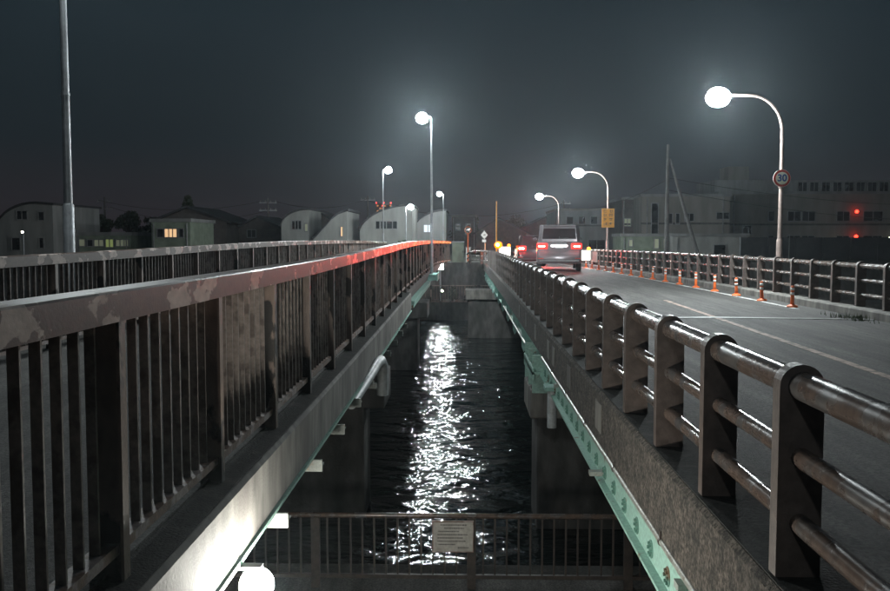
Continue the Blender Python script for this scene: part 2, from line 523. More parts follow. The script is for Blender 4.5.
# drain pipe: lying part, elbow, downpipe
a = EYE + zl(11)
P(MB().tube([(-1.24, 9.6, a - 1.83), (-1.18, 10.8, a - 1.73), (-1.15, 11.6, a - 1.66), (-1.13, 11.86, a - 1.66), (-1.12, 11.98, a - 1.74), (-1.12, 12.0, a - 2.15)],
            [0.06, 0.062, 0.065, 0.072, 0.078, 0.078], 14).build('drain_pipe', 'pipe_white', smooth=50), fb)
P(MB().box(-1.42, -1.16, 11.5, 11.62, a - 1.98, a - 1.92).build('pipe_bracket', 'plate_white'), fb)
# lamp bracket at the bridge side
a = EYE + zl(33)
lb = MB().prism([(-1.65, a - 1.78), (-1.12, a - 1.62), (-1.02, a - 1.62), (-1.02, a - 1.46), (-1.65, a - 1.46)], 'y', 32.0, 32.06)
lb.prism([(-1.65, a - 1.78), (-1.12, a - 1.62), (-1.02, a - 1.62), (-1.02, a - 1.46), (-1.65, a - 1.46)], 'y', 33.9, 33.96)
lb.box(-1.65, -1.0, 31.9, 34.05, a - 1.46, a - 1.42)
lb.box(-1.02, -0.985, 31.9, 34.05, a - 1.64, a - 1.38)
P(lb.build('lamp_bracket', 'teal'), fb)
P(MB().sweep(frange(21.5, 31.9, 2.6), lambda y: [(-1.55, EYE + zl(y) - 1.80), (-1.25, EYE + zl(y) - 1.80), (-1.22, EYE + zl(y) - 1.63), (-1.55, EYE + zl(y) - 1.63)])
  .build('teal_girder', 'teal_rust'), fb)
for (y, w) in ((14.6, .9), (31, 1.3)):
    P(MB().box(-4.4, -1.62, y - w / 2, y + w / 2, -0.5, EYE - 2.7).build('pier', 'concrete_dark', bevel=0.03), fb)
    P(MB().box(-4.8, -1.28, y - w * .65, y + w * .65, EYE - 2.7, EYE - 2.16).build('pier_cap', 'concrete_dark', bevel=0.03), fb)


def baluster_railing(x_out, sgn, y0, y1, label, curve=None):
    """painted steel railing: box top rail, bottom rail, a deep flat post per bay and flat balusters. sgn: which way the outside is"""
    cx = curve or (lambda y: 0.0)
    root = empty('footbridge_railing', (x_out, y0, EYE - 1.27))
    tag(root, label, 'railing', 'footbridge railings')
    xi = lambda y, d: x_out + cx(y) - sgn * d
    ys = frange(y0, y1, 0.675)
    P(MB().sweep(ys, lambda y: [(xi(y, -0.012), FRZ + zl(y) - 0.115), (xi(y, 0.135), FRZ + zl(y) - 0.115), (xi(y, 0.135), FRZ + zl(y) - 0.008),
                                (xi(y, 0.127), FRZ + zl(y)), (xi(y, -0.004), FRZ + zl(y)), (xi(y, -0.012), FRZ + zl(y) - 0.008)]).build('top_rail', 'peeling'), root)
    P(MB().sweep(ys, lambda y: [(xi(y, 0.02), FRZ + zl(y) - 1.005), (xi(y, 0.10), FRZ + zl(y) - 1.005), (xi(y, 0.10), FRZ + zl(y) - 0.965), (xi(y, 0.02), FRZ + zl(y) - 0.965)])
      .build('bottom_rail', 'rust'), root)
    pm = MB()
    pm.box(-0.006, 0.006, -0.03, 0.03, -1.10, -0.1152)          # outer flange
    pm.box(0.0062, 0.116, -0.006, 0.006, -1.10, -0.1152)        # web
    pm.box(0.1162, 0.126, -0.03, 0.03, -1.10, -0.1152)
    if sgn > 0:
        pm.move(Matrix.Scale(-1, 4, (1, 0, 0)))
    pm = pm.mesh('post', 'rail_brown')
    bmh = MB().box(-0.019, 0.019, -0.006, 0.006, -0.966, -0.114).mesh('baluster', 'baluster')
    y = math.ceil((y0 - 3.29) / KL) * KL + 3.29
    k = 0
    while y < y1 - 0.02:
        P(inst('post', pm, None, (x_out + cx(y), y, FRZ + zl(y))), root)
        for j in range(1, 10):
            yy = y + KL * j / 10
            if yy < y1:
                P(inst('baluster', bmh, None, (xi(yy, 0.06), yy, FRZ + zl(yy)), (0, 0, random.uniform(-.06, .06))), root)
        y += KL
    return root


# near railing swings away right at its far end; the far railing bends left
baluster_railing(-1.29, 1, 1.93, 46.5, 'near railing of the footbridge with peeling top rail, running from lower left',
                 lambda y: 0.55 * max(0, (y - 38) / 8.5) ** 2)
frl = baluster_railing(-4.78, -1, 8.69, 53.2, 'far railing of the footbridge, seen beyond the nearer peeling top rail')

P(MB().box(-4.915, -4.905, 27.85, 28.15, EYE - .72, EYE - .22).build('name_plate', 'pipe_white'), frl)
# ================================================================ road bridge (right)
rb = empty('road_bridge', (4, 0, 2.8))
tag(rb, 'road bridge on the right with concrete edge and turquoise steel girders', 'bridge')
RB0, RB1 = -9.0, 54.4
yr2 = frange(RB0, RB1, 1.3)
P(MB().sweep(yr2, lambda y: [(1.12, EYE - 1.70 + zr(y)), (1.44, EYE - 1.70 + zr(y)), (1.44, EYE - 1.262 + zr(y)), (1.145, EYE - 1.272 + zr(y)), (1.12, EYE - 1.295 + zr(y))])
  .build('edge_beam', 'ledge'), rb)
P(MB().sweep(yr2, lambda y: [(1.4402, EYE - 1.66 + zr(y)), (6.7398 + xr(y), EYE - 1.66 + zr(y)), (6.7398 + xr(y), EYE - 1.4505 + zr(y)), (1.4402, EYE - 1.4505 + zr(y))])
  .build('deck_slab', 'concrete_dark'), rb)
P(MB().sweep(yr2, lambda y: [(6.74 + xr(y), EYE - 1.70 + zr(y)), (7.26 + xr(y), EYE - 1.70 + zr(y)), (7.26 + xr(y), EYE - 1.20 + zr(y)), (6.76 + xr(y), EYE - 1.19 + zr(y)), (6.74 + xr(y), EYE - 1.21 + zr(y))])
  .build('kerb_beam', 'concrete'), rb)
P(MB().sweep(yr2, lambda y: [(1.15, EYE - 1.271 + zr(y)), (1.436, EYE - 1.2615 + zr(y)), (1.436, EYE - 1.257 + zr(y)), (1.15, EYE - 1.266 + zr(y))])
  .build('ledge_moss', 'ledge_top'), rb)
# formwork panels in the edge beam: shallow raised rectangles
pnl = MB().box(-0.004, 0.004, -0.16, 0.16, -0.12, 0.12).mesh('patch_panel', 'concrete')
for y in (9.5, 11.2, 11.9, 14.1, 16.3, 18.2, 7.4):
    P(inst('patch_panel', pnl, None, (1.1175, y, EYE - 1.48 + zr(y))), rb)
# girder
GB = 13.0
P(MB().sweep(frange(RB0, GB, 1.1), lambda y: [(1.15, EYE - 1.985), (1.17, EYE - 1.985), (1.17, EYE - 1.702), (1.15, EYE - 1.702)]).build('girder_web', 'teal_rust'), rb)
P(MB().sweep(frange(RB0, GB, 1.1), lambda y: [(1.10, EYE - 2.01), (1.30, EYE - 2.01), (1.30, EYE - 1.987), (1.10, EYE - 1.987)]).build('bottom_flange', 'teal_rust'), rb)
P(MB().sweep(frange(GB + 2.4, RB1, 1.3), lambda y: [(1.16, EYE - 2.05 + zr(y)), (1.36, EYE - 2.05 + zr(y)), (1.36, EYE - 2.03 + zr(y)), (1.27, EYE - 2.03 + zr(y)), (1.27, EYE - 1.702 + zr(y)), (1.25, EYE - 1.702 + zr(y)), (1.25, EYE - 2.03 + zr(y)), (1.16, EYE - 2.03 + zr(y))])
  .build('girder_web', 'teal_rust'), rb)
ros = MB()
ros.tube([(0, 0, 0), (-0.006, 0, 0)], [0.058, 0.056], 14)
for k in range(6):
    q = k * math.pi / 3
    ros.tube([(-0.005, 0.036 * math.cos(q), 0.036 * math.sin(q)), (-0.02, 0.036 * math.cos(q), 0.036 * math.sin(q))], 0.011, 6)
ros = ros.mesh('bolt_rosette', 'bolt')
for y in frange(3.6, 12.6, 0.45):
    P(inst('bolt_rosette', ros, None, (1.150, y, EYE - 1.905)), rb)
clip = MB().box(-0.05, 0.0, -0.05, 0.05, -0.02, 0.02).mesh('girder_clip', 'plate_white')
for y in (4.55, 10.9):
    P(inst('girder_clip', clip, None, (1.149, y, EYE - 1.80)), rb)
P(MB().box(1.03, 1.149, 7.25, 7.33, EYE - 1.95, EYE - 1.915).build('cable_bracket', 'plate_white'), rb)
P(MB().tube([(1.122, 3.0, EYE - 1.722), (1.122, 12.9, EYE - 1.722)], 0.019, 10).build('conduit', 'pipe_steel', smooth=50), rb)
for y in (5, 6.6, 8.2, 9.8, 11.4):
    P(MB().tube([(1.122, y - .012, EYE - 1.722), (1.122, y + .012, EYE - 1.722)], 0.024, 10).box(1.110, 1.117, y - .010, y + .010, EYE - 1.715, EYE - 1.66).build('conduit_clip', 'post_dark'), rb)
P(MB().tube([(1.12, 11.35, EYE - 1.93), (1.12, 11.35, EYE - 2.42)], 0.062, 14).build('drain_pipe', 'pipe_white', smooth=50), rb)
P(MB().box(1.02, 1.26, 11.22, 11.5, EYE - 1.93, EYE - 1.88).build('pipe_collar', 'teal'), rb)
# bearing frame over the pier
bf = MB()
for yy in (13.1, 13.9, 14.7):
    bf.box(1.00, 1.30, yy, yy + 0.05, EYE - 2.28, EYE - 1.715)
bf.box(0.99, 1.30, 13.0, 14.85, EYE - 1.99, EYE - 1.95)
bf.box(0.99, 1.02, 13.0, 14.85, EYE - 2.08, EYE - 1.90)
bf.box(1.05, 1.30, 13.2, 13.45, EYE - 1.90, EYE - 1.75)
P(bf.build('bearing_frame', 'teal_rust'), rb)
P(MB().tube([(1.04, 13.55, EYE - 1.83), (1.12, 13.55, EYE - 1.83)], 0.09, 14).build('bearing_disc', 'bolt', smooth=40), rb)
stf = MB().prism([(0.0, 0.0), (-0.13, 0.0), (-0.13, -0.42), (-0.09, -0.52), (0, -0.40)], 'y', -0.03, 0.03).mesh('web_stiffener', 'teal')
for y in frange(17.5, 50, 3.25):
    P(inst('web_stiffener', stf, None, (1.249, y, EYE - 1.704 + zr(y))), rb)
P(MB().tube([(1.13, 15.0, EYE - 1.95), (1.13, 26, EYE - 1.95 + zr(26))], 0.022, 8).build('service_pipe', 'pipe_steel', smooth=50), rb)
for (y, x0) in ((14.2, 1.0), (41.0, 0.02)):
    w = 1.4
    P(MB().box(x0 + .12, 6.4, y - w / 2 + .12, y + w / 2 - .12, -0.5, EYE - 2.75).build('pier', 'concrete_dark', bevel=0.03), rb)
    P(MB().box(x0, 6.7, y - w / 2, y + w / 2, EYE - 2.75, EYE - 2.30).build('pier_cap', 'concrete', bevel=0.03), rb)

# railings of the road bridge
KR = 1.05
postp = []
for k in range(13):
    q = math.pi * k / 12
    postp.append((0.082 * math.cos(q), 0.0 + 0.080 * math.sin(q)))
post_poly = [(-0.082, -0.72)] + [(0.082, -0.72)] + postp
pmesh = MB().prism(post_poly, 'y', -0.038, 0.038).mesh('post', 'post_dark')


def x_sl(y):                  # every third post has a pipe joint behind it
    return int(round((y - 1.215) / KR)) % 3 == 1


def pipe_railing(fx, fz, y0, y1, yfirst, drops, radii, label, ends):
    root = empty('bridge_railing', (fx(y0), y0, EYE - 1.27))
    tag(root, label, 'railing', 'road bridge railings')
    for d, r in zip(drops, radii):
        pts = [(fx(y), y, EYE - d + fz(y)) for y in frange(y0, y1, 1.05)] + [(x, y, EYE - d + fz(y) + dz) for x, y, dz in ends]
        P(MB().tube(pts, r, 14).build('rail', 'bronze', smooth=50), root)
    y = yfirst
    while y < y1 + 0.1:
        P(inst('post', pmesh, None, (fx(y) + random.uniform(-.003, .003), y, EYE - drops[0] + fz(y)), (random.uniform(-.006, .006), random.uniform(-.006, .006), random.uniform(-.02, .02))), root)
        if y < 12 and x_sl(y):
            for d, r in zip(drops, radii):
                P(MB().tube([(fx(y), y + .10, EYE - d + fz(y)), (fx(y), y + .16, EYE - d + fz(y))], r + .003, 14).build('pipe_sleeve', 'bronze', smooth=50), root)
        y += KR
    return root


rl = pipe_railing(lambda y: 1.245, zr, 0.2, 46.3, 1.215, (0.541, 0.808, 1.057), (0.055, 0.038, 0.038),
                  'near road railing of bronze pipes and round-topped posts, running from lower right',
                  [(1.18, 48.0, 0), (1.02, 49.8, 0), (.78, 51.5, 0), (.5, 52.8, -.02), (.25, 53.5, -.1), (.12, 53.8, -.22)])
P(inst('post', pmesh, None, (0.93, 50.6, EYE - .541 + zr(50.6)), (0, 0, R(35))), rl)
P(inst('post', pmesh, None, (0.3, 53.4, EYE - .60 + zr(53.4)), (0, 0, R(65))), rl)
rr = pipe_railing(lambda y: 7.02 + xr(y), zr, 9.0, 54.0, 10.7, (0.475, 0.73, 0.985), (0.05, 0.036, 0.036),
                  'far road railing of pale pink lit pipes behind the orange posts', [])
P(MB().box(6.45, 6.47, 43.6, 46.0, EYE - 1.15, EYE - 0.62).build('tarpaulin_panel', 'wall_tan'), rr)
# dark mossy tuft in the gutter
tf = MB()
for k in range(120):
    x = 6.45 + random.gauss(0, .13); y = 14.9 + random.gauss(0, .35); h = random.uniform(.03, .12)
    i = len(tf.v); dx = random.uniform(-.03, .03); dy = random.uniform(-.03, .03)
    z = ROADZ
    tf.v += [(x - .008, y, z), (x + .008, y, z), (x + dx, y + dy, z + h)]; tf.f.append([i, i + 1, i + 2])
tg = tf.build('gutter_grass', 'leaf'); struct(tg, 'stuff')

# ================================================================ delineator posts
def lathe(mb, prof, n=12, c=(0, 0, 0)):
    return mb.rings([[(c[0] + r * math.cos(2 * math.pi * j / n), c[1] + r * math.sin(2 * math.pi * j / n), c[2] + z) for j in range(n)] for r, z in prof])


dbase = lathe(MB(), [(0.105, 0), (0.105, 0.02), (0.075, 0.04), (0.045, 0.055)]).mesh('base', 'orange')
dpole = lathe(MB(), [(0.042, 0.05), (0.036, 0.12), (0.034, 0.40), (0.030, 0.415), (0.012, 0.42)]).mesh('pole', 'orange')
dband = lathe(MB(), [(0.0375, 0.0), (0.0375, 0.05)]).mesh('reflective_band', 'reflective')
for me in (dbase, dpole, dband):
    me.polygons.foreach_set('use_smooth', [True] * len(me.polygons))
for n_ in range(16):
    y = 17.4 + 1.75 * n_
    x = 6.36 + xr(y) * 0.98
    d = empty('delineator_post', (x, y, rz_at(x, y) + 0.0045), random.uniform(0, 6))
    d.rotation_euler = (random.uniform(-.05, .05), random.uniform(-.05, .05), random.uniform(0, 6))
    lab = 'orange rubber lane post with white bands, %s from the near end of the row' % ORD[n_]
    if n_ == 15: lab = 'orange rubber lane post at the far end of the row, beside the lit work board'
    tag(d, lab, 'lane post', 'orange lane posts along the edge line')
    inst('base', dbase, d, (0, 0, 0)); inst('pole', dpole, d, (0, 0, 0))
    for zz in (0.24, 0.33): inst('reflective_band', dband, d, (0, 0, zz))

# ================================================================ street lamps
def road_lamp(y, label):
    z0 = EYE - 1.20 + zr(y)
    x0 = 7.08 + xr(y) * .55
    root = empty('street_lamp', (x0, y, z0)); tag(root, label, 'street lamp', 'curved street lamps on the road bridge')
    H = EYE + 3.22 - z0
    MB().tube([(0, 0, 0), (0, 0, 1.15), (0, 0, 1.20)], [0.075, 0.072, 0.06], 12).build('pole_base', 'beige_pole', root, 50)
    pts = [(0, 0, 1.2), (0, 0, 2.0), (0, 0, H - 1.02)]
    for k in range(1, 10):
        q = k / 9 * math.pi / 2
        pts.append((-0.72 + 0.72 * math.cos(q), 0, H - 0.85 + 0.82 * math.sin(q)))
    pts.append((-1.16, 0, H - 0.02))
    MB().tube(pts, [0.056, 0.05, 0.042] + [0.038 - 0.0009 * k for k in range(10)], 10).build('arm', 'beige_pole', root, 60)
    MB().tube([(0, 0, 2.35), (0, 0, 2.42)], 0.066, 10).build('collar', 'beige_pole', root)
    hd = MB().ball((-1.42, 0, H - 0.02), 0.20, 14, 7, 1.45, 0.8, 0.55, 0, 0.5).build('head', 'galv', root, 50)
    MB().ball((-1.44, 0, H - 0.07), 0.24, 18, 12, 1.1, 1.0, 0.9, 0.0, 1.0).build('globe', 'lamp', root, 60)
    return root


def foot_lamp(x, y, side, z0, h, label, thick=0.06, gm='lamp'):
    root = empty('street_lamp', (x, y, z0)); tag(root, label, 'street lamp', 'straight grey lamps of the footbridge')
    MB().tube([(0, 0, 0), (0, 0, h * 0.32), (0, 0, h * 0.325)], [thick, thick, thick * .8], 12).build('pole_base', 'galv', root, 50)
    MB().tube([(0, 0, h * .325), (0, 0, h * .6), (0, 0, h - .06), (side * .06, 0, h), (side * 0.16, 0, h)], [thick * .78, thick * .68, thick * .55, .028, .026], 12).build('pole', 'galv', root, 50)
    MB().tube([(0, 0, h * .55), (0, 0, h * .555)], thick * .85, 12).build('collar', 'galv', root)
    MB().ball((side * 0.33, 0, h + .02), 0.16, 14, 6, 1.3, .9, .5, 0, 0.5).build('head', 'galv', root, 50)
    MB().ball((side * 0.34, 0, h - .05), 0.20, 16, 10, 1.05, 1.0, 0.95).build('globe', gm, root, 60)
    return root


LN1 = road_lamp(20.2, 'tall curved lamp with the round 30 speed sign, nearest on the right')
LN2 = road_lamp(43.0, 'curved lamp carrying the orange board, middle one over the road')
LN3 = road_lamp(66.0, 'curved lamp behind the silver van, farthest over the road')
LN3.location = (6.9, 66, 3.0)
foot_lamp(-5.02, 11.2, 1, EYE - 1.5, 6.0, 'thick grey pole at far left whose lamp is above the picture', 0.068, 'lamp_dim')
foot_lamp(-1.24, 33.0, -1, EYE - 1.30, 5.78, 'tall grey lamp on the turquoise bracket of the footbridge', gm='lamp_strong')
foot_lamp(-1.24, -11.0, -1, EYE - 1.30, 5.78, 'unseen lamp added behind the viewpoint in line with the row, to brighten the near railings', gm='lamp_dim')  # unseen lamp, added to lift the dark near railings
foot_lamp(-5.15, 56.0, 1, 2.95, 5.9, 'grey lamp in front of the widest curved roof house')
foot_lamp(-1.85, 76.0, -1, 2.95, 5.42, 'grey lamp just right of the tall bracket lamp, on the far bank', gm='lamp_dim')
foot_lamp(px(406, 65), 65, 1, 2.95, 3.92, 'shortest grey lamp in front of the wide curved house, left of the tall bracket lamp', gm='lamp_dim')

# flood lamp below the footbridge edge
fl = empty('bulkhead_lamp', (-1.105, 4.6, EYE - 1.735)); tag(fl, 'glaring work lamp hanging below the footbridge edge at the bottom', 'lamp')
MB().box(-.10, .03, -.03, .03, -0.012, 0.008).tube([(0, 0, -.012), (0, 0, -.02)], .02, 10).build('mount', 'plastic', fl)
MB().ball((0, 0, -.100), .092, 18, 12).build('globe', 'flood', fl, 60)
# lamp on the far embankment
bl = empty('flood_lamp', (-1.41, 50.45, 0.86)); tag(bl, 'white lamp with an added hood on a short pole at the far bank', 'lamp')
MB().tube([(0, .22, 0), (0, .22, 2.1)], .04, 8).build('pole', 'galv', bl)
MB().ball((0, -.05, 2.11), .14, 14, 9).build('globe', 'bank_lamp', bl, 60)
MB().box(-.2, .2, .12, .16, 1.9, 2.3).box(-.2, .2, -.24, .12, 2.28, 2.31).box(-.215, -.2, -.24, .16, 1.9, 2.31).box(.2, .215, -.24, .16, 1.9, 2.31).box(-.2, .2, -.24, .12, 1.88, 1.91).build('hood', 'plastic', bl)  # hood added to keep the lamp's light off the wall and shrub

# ================================================================ signs
def text_mesh(body, size, m, depth=0.002):
    cu = bpy.data.curves.new('digits', 'FONT'); cu.body = body; cu.size = size; cu.align_x = 'CENTER'; cu.align_y = 'CENTER'; cu.extrude = depth; cu.offset = 0.006
    o = bpy.data.objects.new('digits', cu); C.objects.link(o)
    dg = bpy.context.evaluated_depsgraph_get(); dg.update()
    me = bpy.data.meshes.new_from_object(o.evaluated_get(dg))
    bpy.data.objects.remove(o)
    me.materials.clear(); me.materials.append(M[m])
    return me


sg = empty('speed_sign', (7.05, 20.1, EYE + 1.35)); tag(sg, 'round speed limit sign reading 30 with red rim on the lamp pole', 'sign')


def disc(r, y0, y1, n=32):
    return MB().tube([(0, y0, 0), (0, y1, 0)], r, n)


disc(0.195, 0.0, 0.012).build('rim', 'sign_white', sg)
disc(0.188, -0.004, -0.0005).build('red_ring', 'sign_red', sg)
disc(0.138, -0.008, -0.0045).build('face', 'sign_cream', sg)
inst('digits', text_mesh('30', 0.215, 'sign_blue'), sg, (0, -0.011, 0), (R(90), 0, 0))
MB().box(-.06, .06, .0125, .03, -.02, .02).build('clamp', 'galv', sg)

x2 = 7.08 + xr(43) * .55
ys_ = empty('warning_board', (x2, 42.9, EYE + 0.55)); tag(ys_, 'orange rectangular board with dark writing on the middle lamp pole', 'sign')
MB().box(-.30, .30, 0, .02, 0, .90).build('board', 'sign_yellow', ys_, bevel=0.004)
mk = MB()
for cx in (-.14, .13):
    for r_ in range(4):
        zc = .80 - r_ * .205
        for k in range(5):
            if random.random() < .5:
                zz = zc + random.uniform(-.07, .07); w = random.uniform(.04, .085)
                mk.box(cx - w, cx + w, -.004, -.001, zz - .008, zz + .008)
            else:
                xx = cx + random.uniform(-.07, .07); w = random.uniform(.03, .075)
                mk.box(xx - .008, xx + .008, -.008, -.005, zc - w, zc + w)
struct(mk.build('lettering', 'ink', ys_), 'stuff')
MB().box(-.05, .05, .021, .06, .4, .45).build('clamp', 'galv', ys_)

ds = empty('diamond_sign', (1.08, 50.3, EYE - 1.25)); tag(ds, 'small white diamond sign on a post at the end of the road railing', 'sign')
MB().tube([(0.06, 0, 0), (0, 0, 1.75)], .03, 8).build('post', 'galv', ds)
MB().prism([(0, 1.25), (.2, 1.48), (0, 1.71), (-.2, 1.48)], 'y', -.055, -.04).build('face', 'sign_white', ds)
MB().prism([(-.09, 1.43), (.0, 1.53), (.04, 1.49), (.10, 1.55), (.05, 1.44), (0, 1.47)], 'y', -.06, -.056).build('arrow', 'ink', ds)
MB().box(-.12, .10, -.055, -.04, 1.08, 1.22).build('sub_plate', 'sign_white', ds)
cm = empty('traffic_mirror', (0.18, 54.9, 2.95)); tag(cm, 'round mirror on a post left of the diamond sign', 'mirror')
MB().tube([(0, 0, 0), (0, 0, 2.0)], .045, 8).build('post', 'orange', cm)
MB().ball((0, 0, 2.1), .22, 16, 8, 1, .35, 1).build('hood', 'orange', cm, 50)
MB().ball((0, -.05, 2.1), .19, 16, 8, 1, .3, 1).build('mirror_face', 'chrome', cm, 50)
yp = MB().tube([(0, 0, 0), (0, 0, 2.6), (0, 0, 3.9)], [.05, .045, .04], 8).build('yellow_pole', 'sign_yellow', smooth=50)
yp.location = (1.95, 55.6, 2.95); tag(yp, 'thin yellow pole rising behind the amber flasher', 'pole')

# ================================================================ road works
def work_board(x, y, w, h, z, label):
    r_ = empty('work_board', (x, y, z)); tag(r_, label, 'work sign', 'lit road work boards')
    MB().box(-w / 2, w / 2, 0, .05, .38, .38 + h).build('light_panel', 'board_glow', r_)
    MB().box(-w / 2 - .02, w / 2 + .02, .051, .08, .36, .40 + h).build('frame', 'galv', r_)
    for s in (-1, 1):
        MB().tube([(s * w * .3, .06, .36), (s * w * .45, .2, 0)], .014, 6).build('leg', 'galv', r_)
        MB().tube([(s * w * .3, .03, .38), (s * w * .45, -.12, 0)], .014, 6).build('leg', 'galv', r_)
    MB().ball((w * .38, .04, .38 + h + .09), .085, 10, 7).build('beacon', 'amber', r_, 50)
    return r_


work_board(5.88, 44.0, .55, .46, rz_at(5.88, 44) + .004, 'glowing white work board to the right of the silver van')
work_board(2.32, 52.0, .62, .62, rz_at(2.3, 52) + .004, 'glowing white work board left of the dark car, nearer the railing')
fl2 = empty('amber_flasher', (1.90, 51.0, rz_at(1.9, 51) + .004)); tag(fl2, 'bright amber flasher on a stand by the far railing end', 'beacon')
MB().tube([(0, 0, 0), (0, 0, 1.0)], .02, 8).build('stand', 'galv', fl2)
lathe(MB(), [(.16, 0), (.16, .03), (.05, .06)], 10).build('foot', 'plastic', fl2)
MB().ball((0, 0, 1.12), .235, 14, 9, 1, 1, .9).build('lens', 'amber_bloom', fl2, 60)  # oversized glowing ball, imitates the bloom around the flasher bulb
MB().ball((-.05, -.24, 1.14), .09, 12, 8, 1, .6, 1).build('bulb', 'amber_strong', fl2, 60)

# ================================================================ vehicles
def vehicle(name, x, y, L, hw, zb, zbelt, zroof, hwr, rake_r, rake_f, hood, paint, label, cat, plate, zl0):
    """y = rear bumper; body grows towards +y. rings run round the body section"""
    root = empty(name, (x, y, zl0)); tag(root, label, cat)
    body = MB()

    def ring(yy, w, b_, t_):
        c = .07
        return [(-w + .05, yy, b_), (w - .05, yy, b_), (w, yy, b_ + .08), (w + .0, yy, (b_ + t_) * .5), (w - .03, yy, t_ - .05), (w - .09, yy, t_),
                (-w + .09, yy, t_), (-w + .03, yy, t_ - .05), (-w, yy, (b_ + t_) * .5), (-w, yy, b_ + .08)]
    hf = hood
    st = [(-.05, hw - .10, zb + .06, zb + .34), (0, hw - .02, zb, zb + .42), (.04, hw - .01, zb, zbelt - .10), (.12, hw, zb, zbelt), (.5, hw, zb, zbelt),
          (L - 1.1, hw, zb, zbelt), (L - .9, hw, zb, min(zbelt, hf + .1)), (L - .25, hw - .02, zb, hf), (L - .06, hw - .10, zb + .04, hf - .16), (L, hw - .22, zb + .1, hf - .3)]
    body.rings([ring(*q) for q in st])
    bo = body.build('body', paint, root, 35)
    cab = MB()
    c0, c1 = .10, L - 1.15

    def cring(f, zz):
        w = hw - .05 + (hwr - hw + .05) * f
        a0 = c0 + rake_r * f; a1 = c1 - rake_f * f
        k = .14
        return [(-w, a0 + k, zz), (-w + k, a0, zz), (w - k, a0, zz), (w, a0 + k, zz), (w, a1 - k, zz), (w - k, a1, zz), (-w + k, a1, zz), (-w, a1 - k, zz)]
    H = zroof - zbelt
    cab.rings([cring(0, zbelt - .02), cring(.45, zbelt + H * .45), cring(.9, zbelt + H * .88), cring(1.15, zroof)])
    cb = cab.build('cabin', paint, root, 35)
    f0, f1 = .14, .80
    # rear window, slightly proud
    def wq(f, inset, out, rear=True):
        w = hw - .05 + (hwr - hw + .05) * f - inset
        a0 = c0 + rake_r * f - out if rear else c1 - rake_f * f + out
        return w, a0, zbelt + H * f * .98
    for rear, nm in ((True, 'rear_window'), (False, 'windscreen')):
        q = MB(); i0 = []
        for f in (f0, f1):
            w, a0, zz = wq(f, .17, .012, rear)
            q.v += [(-w, a0, zz), (w, a0, zz)]
            i0.append((w, a0, zz))
        for f in (f0, f1):
            w, a0, zz = wq(f, .17, -.004, rear)
            q.v += [(-w, a0, zz), (w, a0, zz)]
        q.f += [[0, 1, 3, 2], [4, 6, 7, 5], [0, 2, 6, 4], [1, 5, 7, 3], [2, 3, 7, 6], [0, 4, 5, 1]]
        wn = q.build(nm, 'tint', root)
        if rear:
            w, a0, zz = i0[0]
            MB().box(-.012, .012, a0 - .02, a0 + .0, zz - .02, zz + .10).tube([(0, a0 - .012, zz + .03), (w * .55, a0 - .012 + .02, zz + .05)], .008, 6).build('wiper', 'plastic', wn)
    for s in (-1, 1):
        for (ya, yb_) in ((.35, L * .36), (L * .38, L * .60), (L * .62, c1 - .35)):
            q = MB()
            for out in (.012, -.004):
                for (yy, f) in ((ya, f0), (yb_, f0), (yb_ - rake_f * .4 * (yb_ > L * .6), f1), (ya + rake_r * .3 * (ya < .5), f1)):
                    w = hw - .05 + (hwr - hw + .05) * f + out
                    q.v.append((s * w, yy, zbelt + H * f * .98))
            q.f += [[0, 1, 2, 3], [7, 6, 5, 4], [0, 4, 5, 1], [1, 5, 6, 2], [2, 6, 7, 3], [3, 7, 4, 0]]
            q.build('side_window', 'tint', root)
        # lamps
        zt = zb + .68 if name == 'minivan' else zb + .62
        lm = MB().box(s * (hw - .22) - .21, s * (hw - .22) + .215, -.006, .12, zt - .06, zt + .16).build('tail_lamp', 'red_lens', root, bevel=.02)
        for k in (-.05, .09):
            MB().ball((s * (hw - .22) + s * k, -.012, zt + .04), .048, 12, 7, 1.5, .4, .7).build('bulb', 'red_bulb' if name == 'minivan' else 'red_bulb_strong', lm, 60)
        MB().box(s * (hw - .25) - .15, s * (hw - .25) + .15, L - .16, L - .07, hf - .20, hf - .08).build('headlamp', 'chrome', root, bevel=.02)
        MB().box(s * (hw - .16) - .12, s * (hw - .16) + .12, -.062, -.02, zb + .20, zb + .235).build('reflector', 'sign_red', root)
        mir = MB().ball((s * (hw + .08), c1 - .10, zbelt + .08), .10, 10, 7, 1, .6, .8).build('door_mirror', paint, root, 50)
    MB().box(-hw + .12, hw - .12, -.075, -.04, zb + .10, zb + .15).build('bumper_strip', 'chrome' if name == 'minivan' else 'plastic', root)
    zp = zb + (.66 if name == 'minivan' else .16)
    MB().box(-.30, .30, -.012, .06, zp + .16, zp + .21).build('plate_garnish', 'chrome', root)
    p_ = MB().box(-.17, .17, -.022, -.006, zp, zp + .14).build('number_plate', plate, root)
    for s in (-1, 1):
        MB().ball((s * .26, -.012, zp + .08), .08, 10, 7, 1.3, .2, .8).build('lamp_reflection_glow', 'plate_glow', root, 50) if name == 'minivan' else None  # glowing blobs stand in for lamp reflections beside the plate
    MB().box(-hwr + .12, hwr - .12, c0 + rake_r - .10, c0 + rake_r + .2, zroof - .05, zroof - .005).build('roof_spoiler', paint, root, bevel=.015)
    MB().tube([(0, L * .3, zroof - .02), (0, L * .3 - .12, zroof + .10)], [.02, .008], 6).build('antenna', 'plastic', root)
    rw = .33
